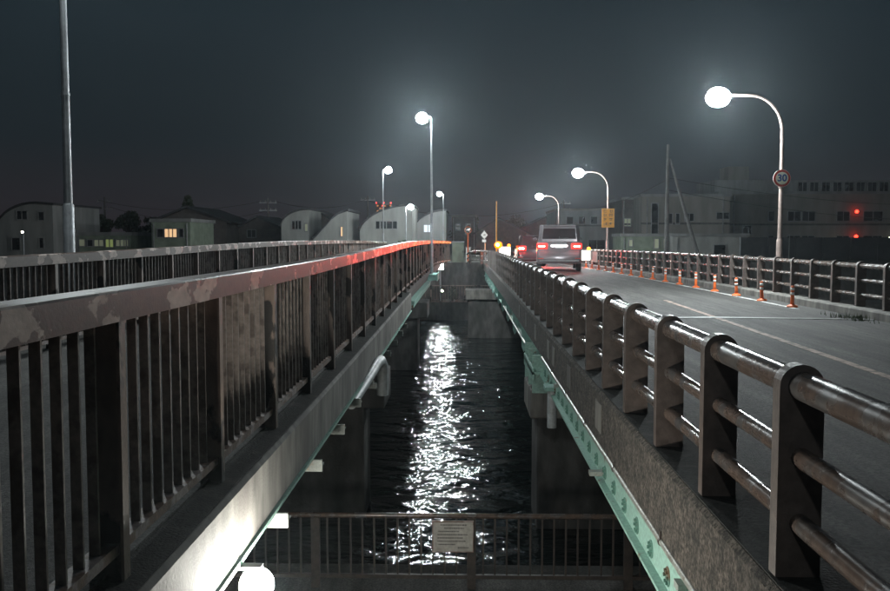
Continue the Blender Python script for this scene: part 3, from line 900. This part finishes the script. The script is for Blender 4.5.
    for s in (-1, 1):
        for yy in (.78, L - .85):
            ty = MB().tube([(s * (hw - .20), yy, rw), (s * (hw - .17), yy, rw), (s * (hw - .01), yy, rw), (s * (hw + .005), yy, rw)], [rw - .03, rw, rw, rw - .03], 20).build('wheel', 'tyre', root, 40)
            MB().tube([(s * (hw + .0055), yy, rw), (s * (hw + .012), yy, rw)], [rw * .66, rw * .6], 16).build('rim', 'chrome', ty)
    return root


vy = 37.0
vn = vehicle('minivan', 3.90, vy, 4.7, .925, .32, 1.26, 1.93, .80, .08, .95, 1.08, 'van_paint',
        'silver minivan seen from behind with glowing brake lamps', 'van', 'plate_glow', rz_at(3.84, vy) + .005)
vn.rotation_euler.z = R(-4.5)
cy = 45.5
vehicle('kei_car', 3.42, cy, 3.4, .75, .26, .90, 1.58, .60, .12, .8, .95, 'car_paint',
        'small dark car ahead of the silver van with yellow number plate', 'car', 'plate_yellow', rz_at(3.42, cy) + .005)

# ================================================================ railings on the river paths
def path_railing(y, x0, x1, ztop, zbot, z0, label, sp, psp, m1, m2):
    r_ = empty('path_railing', (0, y, z0)); tag(r_, label, 'railing')
    P(MB().tube([(x0, y, ztop), (x1, y, ztop)], .028, 10).build('top_rail', m1, smooth=50), r_)
    P(MB().box(x0, x1, y - .02, y + .02, zbot - .02, zbot + .02).build('bottom_rail', m2), r_)
    pm = MB().box(-.045, .045, -.03, .03, z0 - ztop, -.02).mesh('post', m2)
    bm_ = MB().box(-.009, .009, -.009, .009, zbot - ztop, -.02).mesh('baluster', m2)
    x = x0
    while x <= x1:
        P(inst('post', pm, None, (x, y, ztop)), r_)
        k = 1
        while k * sp < psp - .01 and x + k * sp < x1:
            P(inst('baluster', bm_, None, (x + k * sp, y, ztop)), r_)
            k += 1
        x += psp
    return r_


path_railing(9.05, -6.41, 6.0, EYE - 2.86, EYE - 3.50, 0.88, 'brown bar railing along the near river path at the bottom', .122, 1.62, 'bronze', 'fence_dark')
path_railing(50.05, -9.6, 8.0, EYE - 2.62, EYE - 3.52, 0.86, 'dark bar railing along the path on the far bank', .16, 1.92, 'rail_brown', 'rail_brown')
nb_ = empty('notice_panel', (-0.12, 9.005, EYE - 3.06)); tag(nb_, 'white notice with red edge fixed to the near path railing', 'sign')
MB().box(-.212, .212, -.012, 0, -.165, .165).build('board', 'notice', nb_)
bd = MB()
bd.box(-.212, .212, -.0155, -.0125, .150, .165).box(-.212, .212, -.0155, -.0125, -.165, -.155).box(-.212, -.203, -.0155, -.0125, -.155, .150).box(.203, .212, -.0155, -.0125, -.155, .150)
bd.build('red_border', 'rust', nb_)
ln = MB()
for k, (a0, a1) in enumerate(((-.13, .14), (-.09, .11), (-.15, .06), (-.16, .15), (-.16, .10), (-.16, .13), (-.15, .02), (.05, .16))):
    zz = .122 - k * .034
    xx = a0
    while xx < a1:
        w = random.uniform(.008, .02)
        ln.box(xx, min(a1, xx + w), -.0145, -.0125, zz - .006, zz + .007); xx += w + .005
struct(ln.build('lettering', 'ink_grey', nb_), 'stuff')
# path lamps and shrub on the far bank
sh = empty('round_shrub', (-0.72, 50.9, 0.86)); tag(sh, 'dark round shrub behind the far path railing', 'shrub')


def leaf_cloud(mb, c, r, n, size, squash=(1, 1, 1), shell=.35, rnd=random):
    for _ in range(n):
        while True:
            p = Vector((rnd.uniform(-1, 1), rnd.uniform(-1, 1), rnd.uniform(-1, 1)))
            if p.length <= 1 and p.length > shell * rnd.random(): break
        p = Vector((p.x * r * squash[0], p.y * r * squash[1], p.z * r * squash[2])) + Vector(c)
        a_ = Vector((rnd.gauss(0, 1), rnd.gauss(0, 1), rnd.gauss(0, 1))).normalized()
        b_ = a_.cross(Vector((rnd.gauss(0, 1), rnd.gauss(0, 1), rnd.gauss(0, 1)))).normalized()
        s_ = size * rnd.uniform(.6, 1.3)
        i = len(mb.v)
        mb.v += [tuple(p - a_ * s_), tuple(p + b_ * s_ * .5), tuple(p + a_ * s_), tuple(p - b_ * s_ * .5)]
        mb.f.append([i, i + 1, i + 2, i + 3])
    return mb


leaf_cloud(leaf_cloud(MB(), (0, 0, .45), .34, 500, .05, (1, 1, 1.1)), (.02, 0, .85), .18, 120, .045).build('foliage', 'leaf_dark', sh)
MB().tube([(0, 0, 0), (.02, 0, .5)], [.05, .02], 6).build('stem', 'bark', sh)
for (x, z, lab) in ((-1.32, 0.95, 'small greenish lamp low on the far path by the shrub'),):
    s_ = empty('path_lamp', (x, 51.2, .86)); tag(s_, lab, 'lamp')
    MB().tube([(0, 0, 0), (0, 0, .62)], .035, 8).build('stem', 'plastic', s_)
    MB().ball((0, 0, .66), .06, 10, 7).build('globe', 'path_lamp', s_, 50)
gl = empty('path_lamp', (-1.95, 60.0, 2.95)); tag(gl, 'small green tinted lamp above the far embankment wall', 'lamp')
MB().tube([(0, 0, 0), (0, 0, 1.1)], .03, 8).build('stem', 'plastic', gl)
MB().ball((0, 0, 1.16), .10, 10, 7).build('globe', 'path_lamp', gl, 50)
# pale utility cabinets on the far bank
for (x, y, w, h, m, lab) in ((-0.45, 57.5, .75, 1.35, 'wall_green', 'pale green cabinet above the far embankment'),
                             (0.20, 56.3, .3, 1.0, 'sign_white', 'narrow white cabinet beside the mirror post')):
    c_ = empty('utility_cabinet', (x, y, 2.95)); tag(c_, lab, 'cabinet')
    MB().box(-w / 2, w / 2, -.2, .2, .06, h).build('case', m, c_, bevel=.01)
    MB().box(-w / 2 - .03, w / 2 + .03, -.23, .23, h, h + .05).build('lid', 'galv', c_)
    MB().box(-w / 2 + .03, w / 2 - .03, -.17, .17, 0, .06).build('plinth', 'concrete', c_)
    MB().box(w / 2 - .09, w / 2 - .06, -.225, -.2, h * .5, h * .6).build('handle', 'plastic', c_)

# ================================================================ buildings
GZ = 2.95




def hz(yp, y):
    return EYE + (239 - yp) / 890 * y


def window(parent, x0, x1, z0, z1, y, pane='glass', nx=1, fw=.07):
    f = MB()
    f.box(x0 - fw, x0, y - .08, y + .02, z0 - fw, z1 + fw).box(x1, x1 + fw, y - .08, y + .02, z0 - fw, z1 + fw)
    f.box(x0, x1, y - .08, y + .02, z0 - fw, z0).box(x0, x1, y - .08, y + .02, z1, z1 + fw)
    for k in range(1, nx):
        xm = x0 + (x1 - x0) * k / nx
        f.box(xm - .03, xm + .03, y - .07, y + .01, z0, z1)
    w = P(f.build('window', 'frame'), parent)
    pn = MB().box(x0, x1, y - .03, y - .012, z0, z1).build('pane', pane)
    pn.parent = w
    return w


def curved_house(y, prof_px, depth, wall, label, wins):
    """house with one sweeping curved roof: prof_px lists (x, y) pixels of the roof line left to right"""
    pts = [(px(a_, y), hz(b_, y)) for a_, b_ in prof_px]
    x0, x1 = pts[0][0], pts[-1][0]
    r_ = empty('curved_roof_house', ((x0 + x1) / 2, y, GZ)); tag(r_, label, 'house', 'houses with curved roofs on the far bank')
    poly = [(x0, GZ), (x1, GZ)] + list(reversed(pts))
    P(MB().prism(poly, 'y', y, y + depth).build('wall', wall), r_)
    up = [(x, z + .16) for x, z in pts]
    up[0] = (up[0][0] - .12, up[0][1] - .05); lo = [(x, z + .006) for x, z in pts]; lo[0] = (lo[0][0] - .12, lo[0][1] - .1)
    up[-1] = (up[-1][0] + .12, up[-1][1]); lo[-1] = (lo[-1][0] + .12, lo[-1][1])
    P(MB().prism(lo + list(reversed(up)), 'y', y - .15, y + depth + .15).build('roof', 'roof_dark'), r_)
    for (a0, a1, b0, b1, pane, nx) in wins:
        window(r_, px(a0, y), px(a1, y), hz(b1, y), hz(b0, y), y, pane, nx)
    return r_


def gable_house(y, x0p, x1p, eave, peakx, peak, depth, wall, roof, label, wins=(), cat='house', group='houses on the far bank'):
    x0, x1 = px(x0p, y), px(x1p, y); ze, zp, xp_ = hz(eave, y), hz(peak, y), px(peakx, y)
    r_ = empty('gable_house', ((x0 + x1) / 2, y, GZ)); tag(r_, label, cat, group)
    P(MB().prism([(x0, GZ), (x1, GZ), (x1, ze), (xp_, zp), (x0, ze)], 'y', y, y + depth).build('wall', wall), r_)
    o = .45
    sl, sr = (zp - ze) / (xp_ - x0), (zp - ze) / (x1 - xp_)
    P(MB().prism([(x0 - o, ze - o * sl + .01), (xp_, zp + .01), (x1 + o, ze - o * sr + .01), (x1 + o, ze - o * sr + .2), (xp_, zp + .2), (x0 - o, ze - o * sl + .2)], 'y', y - .4, y + depth + .4).build('roof', roof), r_)
    for (a0, a1, b0, b1, pane, nx) in wins:
        window(r_, px(a0, y), px(a1, y), hz(b1, y), hz(b0, y), y, pane, nx)
    return r_


def block(y, x0p, x1p, top, depth, wall, label, wins=(), extra=None, cat='building', zb=GZ, group='flat roofed buildings'):
    x0, x1 = px(x0p, y), px(x1p, y); zt = hz(top, y)
    r_ = empty('flat_roof_building', ((x0 + x1) / 2, y, zb)); tag(r_, label, cat, group)
    P(MB().box(x0, x1, y, y + depth, zb, zt).build('wall', wall), r_)
    P(MB().box(x0 - .12, x1 + .12, y - .12, y + depth + .12, zt + .003, zt + .25).build('parapet', 'wall_grey' if wall != 'wall_grey' else 'wall_tan'), r_)
    for (a0, a1, b0, b1, pane, nx) in wins:
        window(r_, px(a0, y), px(a1, y), hz(b1, y), hz(b0, y), y, pane, nx)
    if extra: extra(r_, y)
    n_b = max(1, int((zt - zb) // 3.1))
    for k in range(1, n_b + 1):
        zz = zb + k * 3.0
        if zz < zt - .4:
            P(MB().box(x0 - .04, x1 + .04, y - .05, y - .003, zz - .09, zz + .09).build('string_course', 'concrete_dark'), r_)
    for k in range(2):
        xd = x0 + (x1 - x0) * (.06 + .86 * k)
        P(MB().tube([(xd, y - .09, zb), (xd, y - .09, zt - .1)], .05, 6).build('downpipe', 'frame'), r_)
    return r_


def arc(x0, y0, x1, y1, n=9):   # quarter ellipse: vertical at x0, level at x1
    return [(x0 + (x1 - x0) * (1 - math.cos(math.pi / 2 * k / n)), y0 + (y1 - y0) * math.sin(math.pi / 2 * k / n)) for k in range(n + 1)]


# --- left of the footbridge
curved_house(62, arc(-8, 232, 34, 203.5) + [(50, 205)], 8, 'wall_grey', 'grey house with arched roof at the far left edge',
             [(14, 24, 211, 219, 'glass', 2), (36, 41, 212, 220, 'glass', 1), (8, 16, 238, 250, 'glass', 1), (36, 40, 238, 248, 'glass', 1)])
block(66, 73, 129, 235.5, 5, 'wall_green', 'low shop with green lit windows behind the thick pole',
      [(76, 82, 239.5, 246, 'win_dim', 1), (85, 90, 240, 246, 'glass', 1), (92, 101, 240, 246, 'win_dim', 2), (103.5, 111, 239.5, 247, 'win_green', 2), (114, 126, 240, 246, 'win_dim', 3)])
block(64, 150, 189, 222, 6, 'wall_green', 'small pale house with one warm lit window',
      [(156, 162, 229, 237, 'glass', 1), (163.5, 175.5, 229, 237, 'win_warm', 3), (178, 182, 229, 237, 'glass', 1)], cat='house')
gable_house(74, 152, 226, 222, 187, 208, 9, 'brick_dark', 'roof_dark', 'dark house with broad gable behind the warm lit window', [(196, 206, 228, 236, 'glass', 2)])
gable_house(78, 236, 281, 229, 257, 217.5, 9, 'brick_dark', 'roof_dark', 'dark gabled house left of the curved white houses', [(247, 255, 230, 237, 'glass', 2)])
curved_house(70, arc(281, 226, 309, 210), 8, 'wall_white', 'pale house with curved roof, first in the curved roof row',
             [(292, 301, 221, 229, 'glass', 3), (305, 307.5, 224, 231, 'win_dim', 1)])
curved_house(76, [(309, 214), (316, 212), (324, 216), (331, 222)], 8, 'brick_dark', 'dark house with orange lit window between curved roofs',
             [(313, 320.5, 225, 229.5, 'win_orange', 2)])
curved_house(69, [(313, 240), (318, 234.5), (324, 228), (331, 220), (338, 214.5), (347, 211)], 8, 'wall_white', 'white wedge shaped house rising to the right beside the orange window',
             [(341, 342.5, 227, 236, 'win_warm', 1)])
curved_house(72, arc(358, 238, 412, 206, 12)[2:], 9, 'wall_white', 'widest pale house with curved roof and a dark ribbon window',
             [(376, 379.5, 221.5, 228.5, 'glass', 1), (381, 392, 221.5, 228.5, 'glass', 2), (393, 397, 221.5, 228.5, 'glass', 1)])
curved_house(80, arc(412, 236, 446, 211, 9), 9, 'wall_grey', 'grey curved house right of the ribbon window house', [(424, 432, 225, 232, 'win_cool', 2)])
sl = empty('garden_lamp', (px(19.5, 60), 60, GZ)); tag(sl, 'small white lamp on a short post before the far left house', 'lamp')
MB().tube([(0, 0, 0), (0, 0, hz(233, 60) - GZ)], .04, 8).build('post', 'galv', sl)
MB().ball((-.06, 0, hz(232, 60) - GZ), .08, 10, 7).build('globe', 'spark', sl, 50)
# --- middle
block(100, 452, 476, 217, 10, 'brick_dark', 'dark flat roofed house between the bridges at the far end', [(456, 460, 224, 230, 'glass', 1), (466, 470, 224, 230, 'glass', 1)], cat='house')
gable_house(96, 476, 526, 233, 498, 219, 10, 'brick_dark', 'roof_dark', 'dark gabled house behind the amber flasher')
gable_house(110, 522, 562, 229, 545, 218, 10, 'brick_dark', 'roof_dark', 'dark gabled house behind the silver van')
# --- right
block(96, 556, 622, 211, 12, 'wall_grey', 'dim grey block between the van and the orange board',
      [(566, 572, 217, 224, 'glass', 1), (578, 584, 217, 224, 'glass', 1), (590, 596, 217, 224, 'glass', 1), (588, 604, 240, 249, 'glass', 2)])
block(88, 621, 642, 200, 10, 'brick_dark', 'narrow dark brown building right of the orange board', [(623, 629, 219, 226, 'win_dim', 2)])
block(84, 640, 727, 197, 14, 'wall_tan', 'long pale works building behind the leaning pole',
      [(667, 670, 214, 224, 'glass', 1), (674, 677, 214, 224, 'glass', 1), (683, 691, 214, 221, 'glass', 2), (714, 726, 213, 219, 'glass', 2), (650, 656, 204, 236, 'glass', 1)])
block(74, 620, 671, 236.5, 4, 'wall_green', 'low pale green shed in front of the works building',
      [(628, 631, 240, 246, 'win_dim', 1), (653, 657, 239, 248, 'win_dim', 1), (662, 666, 239, 248, 'win_dim', 1)])
block(73, 671, 745, 236.5, 5, 'wall_white', 'low white shed with dark doorway behind the far railing', [(712, 723, 245, 254, 'glass', 1)])


def roof_storey(r_, y):
    x0, x1 = px(782, y), px(960, y); z0, z1 = hz(194.5, y), hz(180, y)
    P(MB().box(x0, x1, y + 1.5, y + 9, z0 + .26, z1).build('roof_storey', 'wall_grey'), r_)
    for k in range(13):
        a0 = 799 + k * 11.5
        window(r_, px(a0, y), px(a0 + 8, y), hz(192, y), hz(182.5, y), y + 1.5, 'glass', 2)
    P(MB().box(px(730, y), px(751, y), y + 2, y + 5, hz(180, y), hz(166, y)).build('water_tank_house', 'wall_tan'), r_)
    P(MB().box(px(714, y), px(782, y), y + 1, y + 8, z0 + .26, hz(180, y) - .003).build('stair_storey', 'wall_grey'), r_)


W4 = []
for (a0, a1) in ((765, 770), (784, 796), (798, 810), (832, 844), (858, 876)):
    W4.append((a0, a1, 212, 221, 'glass', 2 if a1 - a0 > 6 else 1))
    W4.append((a0, a1, 236, 245, 'glass', 2 if a1 - a0 > 6 else 1))
W4 += [(740, 748, 226, 234, 'glass', 1)]
block(90, 716, 960, 194.5, 16, 'wall_tan', 'large dim factory with a glazed roof storey at the right', W4, roof_storey)
hd = empty('site_hoarding', (px(800, 66), 66, GZ)); tag(hd, 'dark panelled hoarding in front of the factory', 'fence')
hp = MB().box(-.98, .98, -.03, .03, 0, 1.65).mesh('hoarding_panel', 'hoarding')
for k in range(8):
    inst('hoarding_panel', hp, hd, (-3.6 + 2.0 * k, 0, 0.02))
for k in range(9):
    MB().tube([(-4.6 + 2.0 * k, .06, 0), (-4.6 + 2 * k, .06, 1.7)], .03, 6).build('post', 'galv', hd)
MB().box(-1.1, -1.06, -.1, -.06, 0, 1.9).build('white_stake', 'plate_white', hd)
# red obstruction lights and little white lamps by the factory
for (xp, yp_, m, rr_, lab) in ((851.5, 212, 'red_light', .17, 'upper red lamp glowing on the factory front'), (851.5, 236.5, 'red_light', .17, 'lower red lamp glowing on the factory front'),
                          (833, 238, 'spark', .055, 'tiny white lamp left of the lower red lamp'), (884, 237.5, 'spark', .05, 'tiny white lamp at the right picture edge')):
    y = 89.5
    l_ = empty('wall_lamp', (px(xp, y), y + .49, hz(yp_, y))); tag(l_, lab, 'lamp')
    MB().box(-.07, .07, -.30, 0, -.05, .05).build('mount', 'plastic', l_)
    MB().ball((0, -.42, 0), rr_, 12, 8).build('globe', m, l_, 50)
# distant tower with lit flats
tw = empty('apartment_tower', (px(383.5, 420), 420, GZ)); tag(tw, 'distant apartment tower with orange lit windows and red roof lights', 'tower')
y = 420
P(MB().box(px(375.5, y), px(392, y), y, y + 12, GZ, hz(204, y)).build('wall', 'brick_dark'), tw)
for a_ in (376.5, 384, 391):
    P(MB().ball((px(a_, y), y - .2, hz(203, y)), .30, 8, 6).build('roof_light', 'red_light'), tw)
for k in range(6):
    for j in range(4):
        if random.random() < .62:
            xx = px(377 + k * 2.5, y); zz = hz(206.5 + j * 2.6, y)
            P(MB().box(xx, xx + .7, y - .06, y - .01, zz, zz + .6).build('window', 'win_orange' if random.random() < .8 else 'red_light'), tw)

# ================================================================ utility poles and wires
def utility_pole(xp, y, top, label, arms=2, r=.14, stay=None):
    x = px(xp, y); h = hz(top, y) - GZ
    r_ = empty('utility_pole', (x, y, GZ)); tag(r_, label, 'utility pole', 'utility poles on the far bank')
    MB().tube([(0, 0, 0), (0, 0, h)], [r, r * .6], 10).build('pole', 'wood_pole', r_, 50)
    for k in range(arms):
        MB().box(-.8, .8, -.05, .05, h - .5 - k * .7, h - .4 - k * .7).build('crossarm', 'galv', r_)
        for s in (-.7, -.25, .25, .7):
            MB().tube([(s, 0, h - .4 - k * .7), (s, 0, h - .22 - k * .7)], [.05, .035], 6).build('insulator', 'plate_white', r_)
    if stay:
        sx = px(stay[0], y) - x; h2 = hz(stay[1], y) - GZ
        MB().tube([(sx, -.6, 0), (.12, -.05, h2)], [r * .9, r * .55], 10).build('stay_pole', 'wood_pole', r_, 50)
    return x, y, GZ + h


def wire(p0, p1, label, sag=.6, r=.018):
    pts = []
    for k in range(13):
        u = k / 12
        pts.append((p0[0] + (p1[0] - p0[0]) * u, p0[1] + (p1[1] - p0[1]) * u, p0[2] + (p1[2] - p0[2]) * u - sag * 4 * u * (1 - u)))
    o = MB().tube(pts, r, 5).build('power_line', 'cable')
    tag(o, label, 'cable', 'overhead cables')


p1 = utility_pole(665, 60, 146, 'tall utility pole with a leaning stay pole on the right', 0, .16, (696, 160))
p2 = utility_pole(268, 82, 198, 'utility pole above the dark gabled house', 2, .13)
p3 = utility_pole(103, 88, 197, 'utility pole behind the green lit shop', 2, .13)
p4 = utility_pole(563, 104, 200, 'utility pole behind the silver van', 2, .13)
p5 = utility_pole(368, 96, 196, 'utility pole behind the widest curved roof', 1, .13)
p6 = (px(980, 80), 80, hz(205, 80))
wire((p3[0] - .6, p3[1], p3[2] - .3), (p2[0] - .6, p2[1], p2[2] - .3), 'upper overhead cable between the two left utility poles', .9)
wire((p3[0] + .6, p3[1], p3[2] - 1.0), (p2[0] + .6, p2[1], p2[2] - 1.0), 'lower overhead cable between the two left utility poles', 1.2)
wire((p2[0] + .6, p2[1], p2[2] - .3), (p5[0], p5[1], p5[2] - .3), 'overhead cable above the curved roof houses', .8)
wire((p5[0], p5[1], p5[2] - .5), (p4[0], p4[1], p4[2] - .4), 'overhead cable crossing above the far bridge end', 1.6, .022)
wire((p4[0], p4[1], p4[2] - .9), (p1[0], p1[1], p1[2] - 2.3), 'overhead cable from the van side pole to the stayed pole', .9)
wire((p1[0], p1[1], p1[2] - 2.2), p6, 'upper overhead cable in front of the factory', .7)
wire((p1[0], p1[1], p1[2] - 3.0), (p6[0], p6[1], p6[2] - 1.4), 'lower overhead cable in front of the factory', .7)

# ================================================================ trees
def tree(name, xp, y, top, halfw_px, label, leaf='leaf_dark', conifer=False, n=2600, size=.16):
    x = px(xp, y); h = hz(top, y) - GZ; w = halfw_px / 890 * y
    r_ = empty(name, (x, y, GZ)); tag(r_, label, 'tree', 'trees on the far bank')
    tr = MB().tube([(0, 0, 0), (.05, 0, h * .4), (.0, 0, h * .85)], [.18, .12, .03], 8)
    cr = MB()
    rnd = random.Random(int(xp * 13 + y))
    if conifer:
        for k in range(14):
            u = k / 13
            rr_ = w * (1 - u) ** .8 + .08
            for j in range(7):
                q = rnd.uniform(0, 6.28)
                c = (math.cos(q) * rr_ * .7, math.sin(q) * rr_ * .7, h * (.25 + .72 * u))
                leaf_cloud(cr, c, .35 * rr_ + .15, n // 100, size, (1, 1, .5), rnd=rnd)
                tr.tube([(0, 0, c[2] + .1), c], [.03, .01], 4)
    else:
        for k in range(16):
            q = rnd.uniform(0, 6.28); u = rnd.random()
            rr_ = w * rnd.uniform(.25, .75)
            c = (math.cos(q) * rr_, math.sin(q) * rr_, h * rnd.uniform(.42, .88))
            leaf_cloud(cr, c, w * rnd.uniform(.28, .48), n // 16, size, (1, 1, .8), rnd=rnd)
            tr.tube([(0, 0, h * rnd.uniform(.3, .5)), (c[0] * .6, c[1] * .6, c[2] * .85), c], [.07, .04, .015], 5)
    tr.build('trunk', 'bark', r_, 60)
    cr.build('crown', leaf, r_)
    return r_


tree('conifer_tree', 187, 80, 196, 13, 'dark pointed conifer above the broad gable', conifer=True, n=3000, size=.2)
for (xp, y, top, hw_, lab) in ((72, 76, 206, 17, 'dark tree right of the thick lamp pole'), (100, 80, 212, 16, 'dark tree behind the left utility pole'),
                               (128, 82, 209, 17, 'dark tree above the green lit shop'), (150, 86, 215, 13, 'dark tree left of the conifer'),
                               (222, 84, 222, 13, 'low dark tree between the two gabled houses'), (465, 118, 214, 16, 'dark tree rising behind the flat roofed house at the far end'),
                               (350, 92, 219, 9, 'dark tree between the curved roofs'), (512, 122, 216, 16, 'dark tree behind the flasher side gable'),
                               (600, 110, 208, 14, 'dark tree behind the dim grey block')):
    tree('broadleaf_tree', xp, y, top, hw_, lab)
bs = empty('leafy_shrub', (px(403, 57), 57, GZ)); tag(bs, 'small green shrub in front of the widest curved house', 'shrub')
leaf_cloud(MB(), (0, 0, 1.0), .45, 500, .10, (1.3, 1, 1.1)).build('foliage', 'leaf', bs)
MB().tube([(0, 0, 0), (0, 0, .8)], [.05, .03], 6).build('stem', 'bark', bs)

# ================================================================ night haze
hz_ = MB().box(-310, 310, -45, 645, -1.6, 30).build('haze', 'asphalt')
hz_.data.materials.clear()
mh = bpy.data.materials.new('haze_volume'); mh.use_nodes = True
t = mh.node_tree
for n in list(t.nodes):
    if n.type != 'OUTPUT_MATERIAL': t.nodes.remove(n)
pv = t.nodes.new('ShaderNodeVolumePrincipled')
pv.inputs['Color'].default_value = (0.78, 0.92, 1.0, 1)
pv.inputs['Density'].default_value = 0.00055
pv.inputs['Anisotropy'].default_value = 0.8
t.links.new(pv.outputs[0], t.nodes['Material Output'].inputs['Volume'])
hz_.data.materials.append(mh)
struct(hz_, 'stuff')
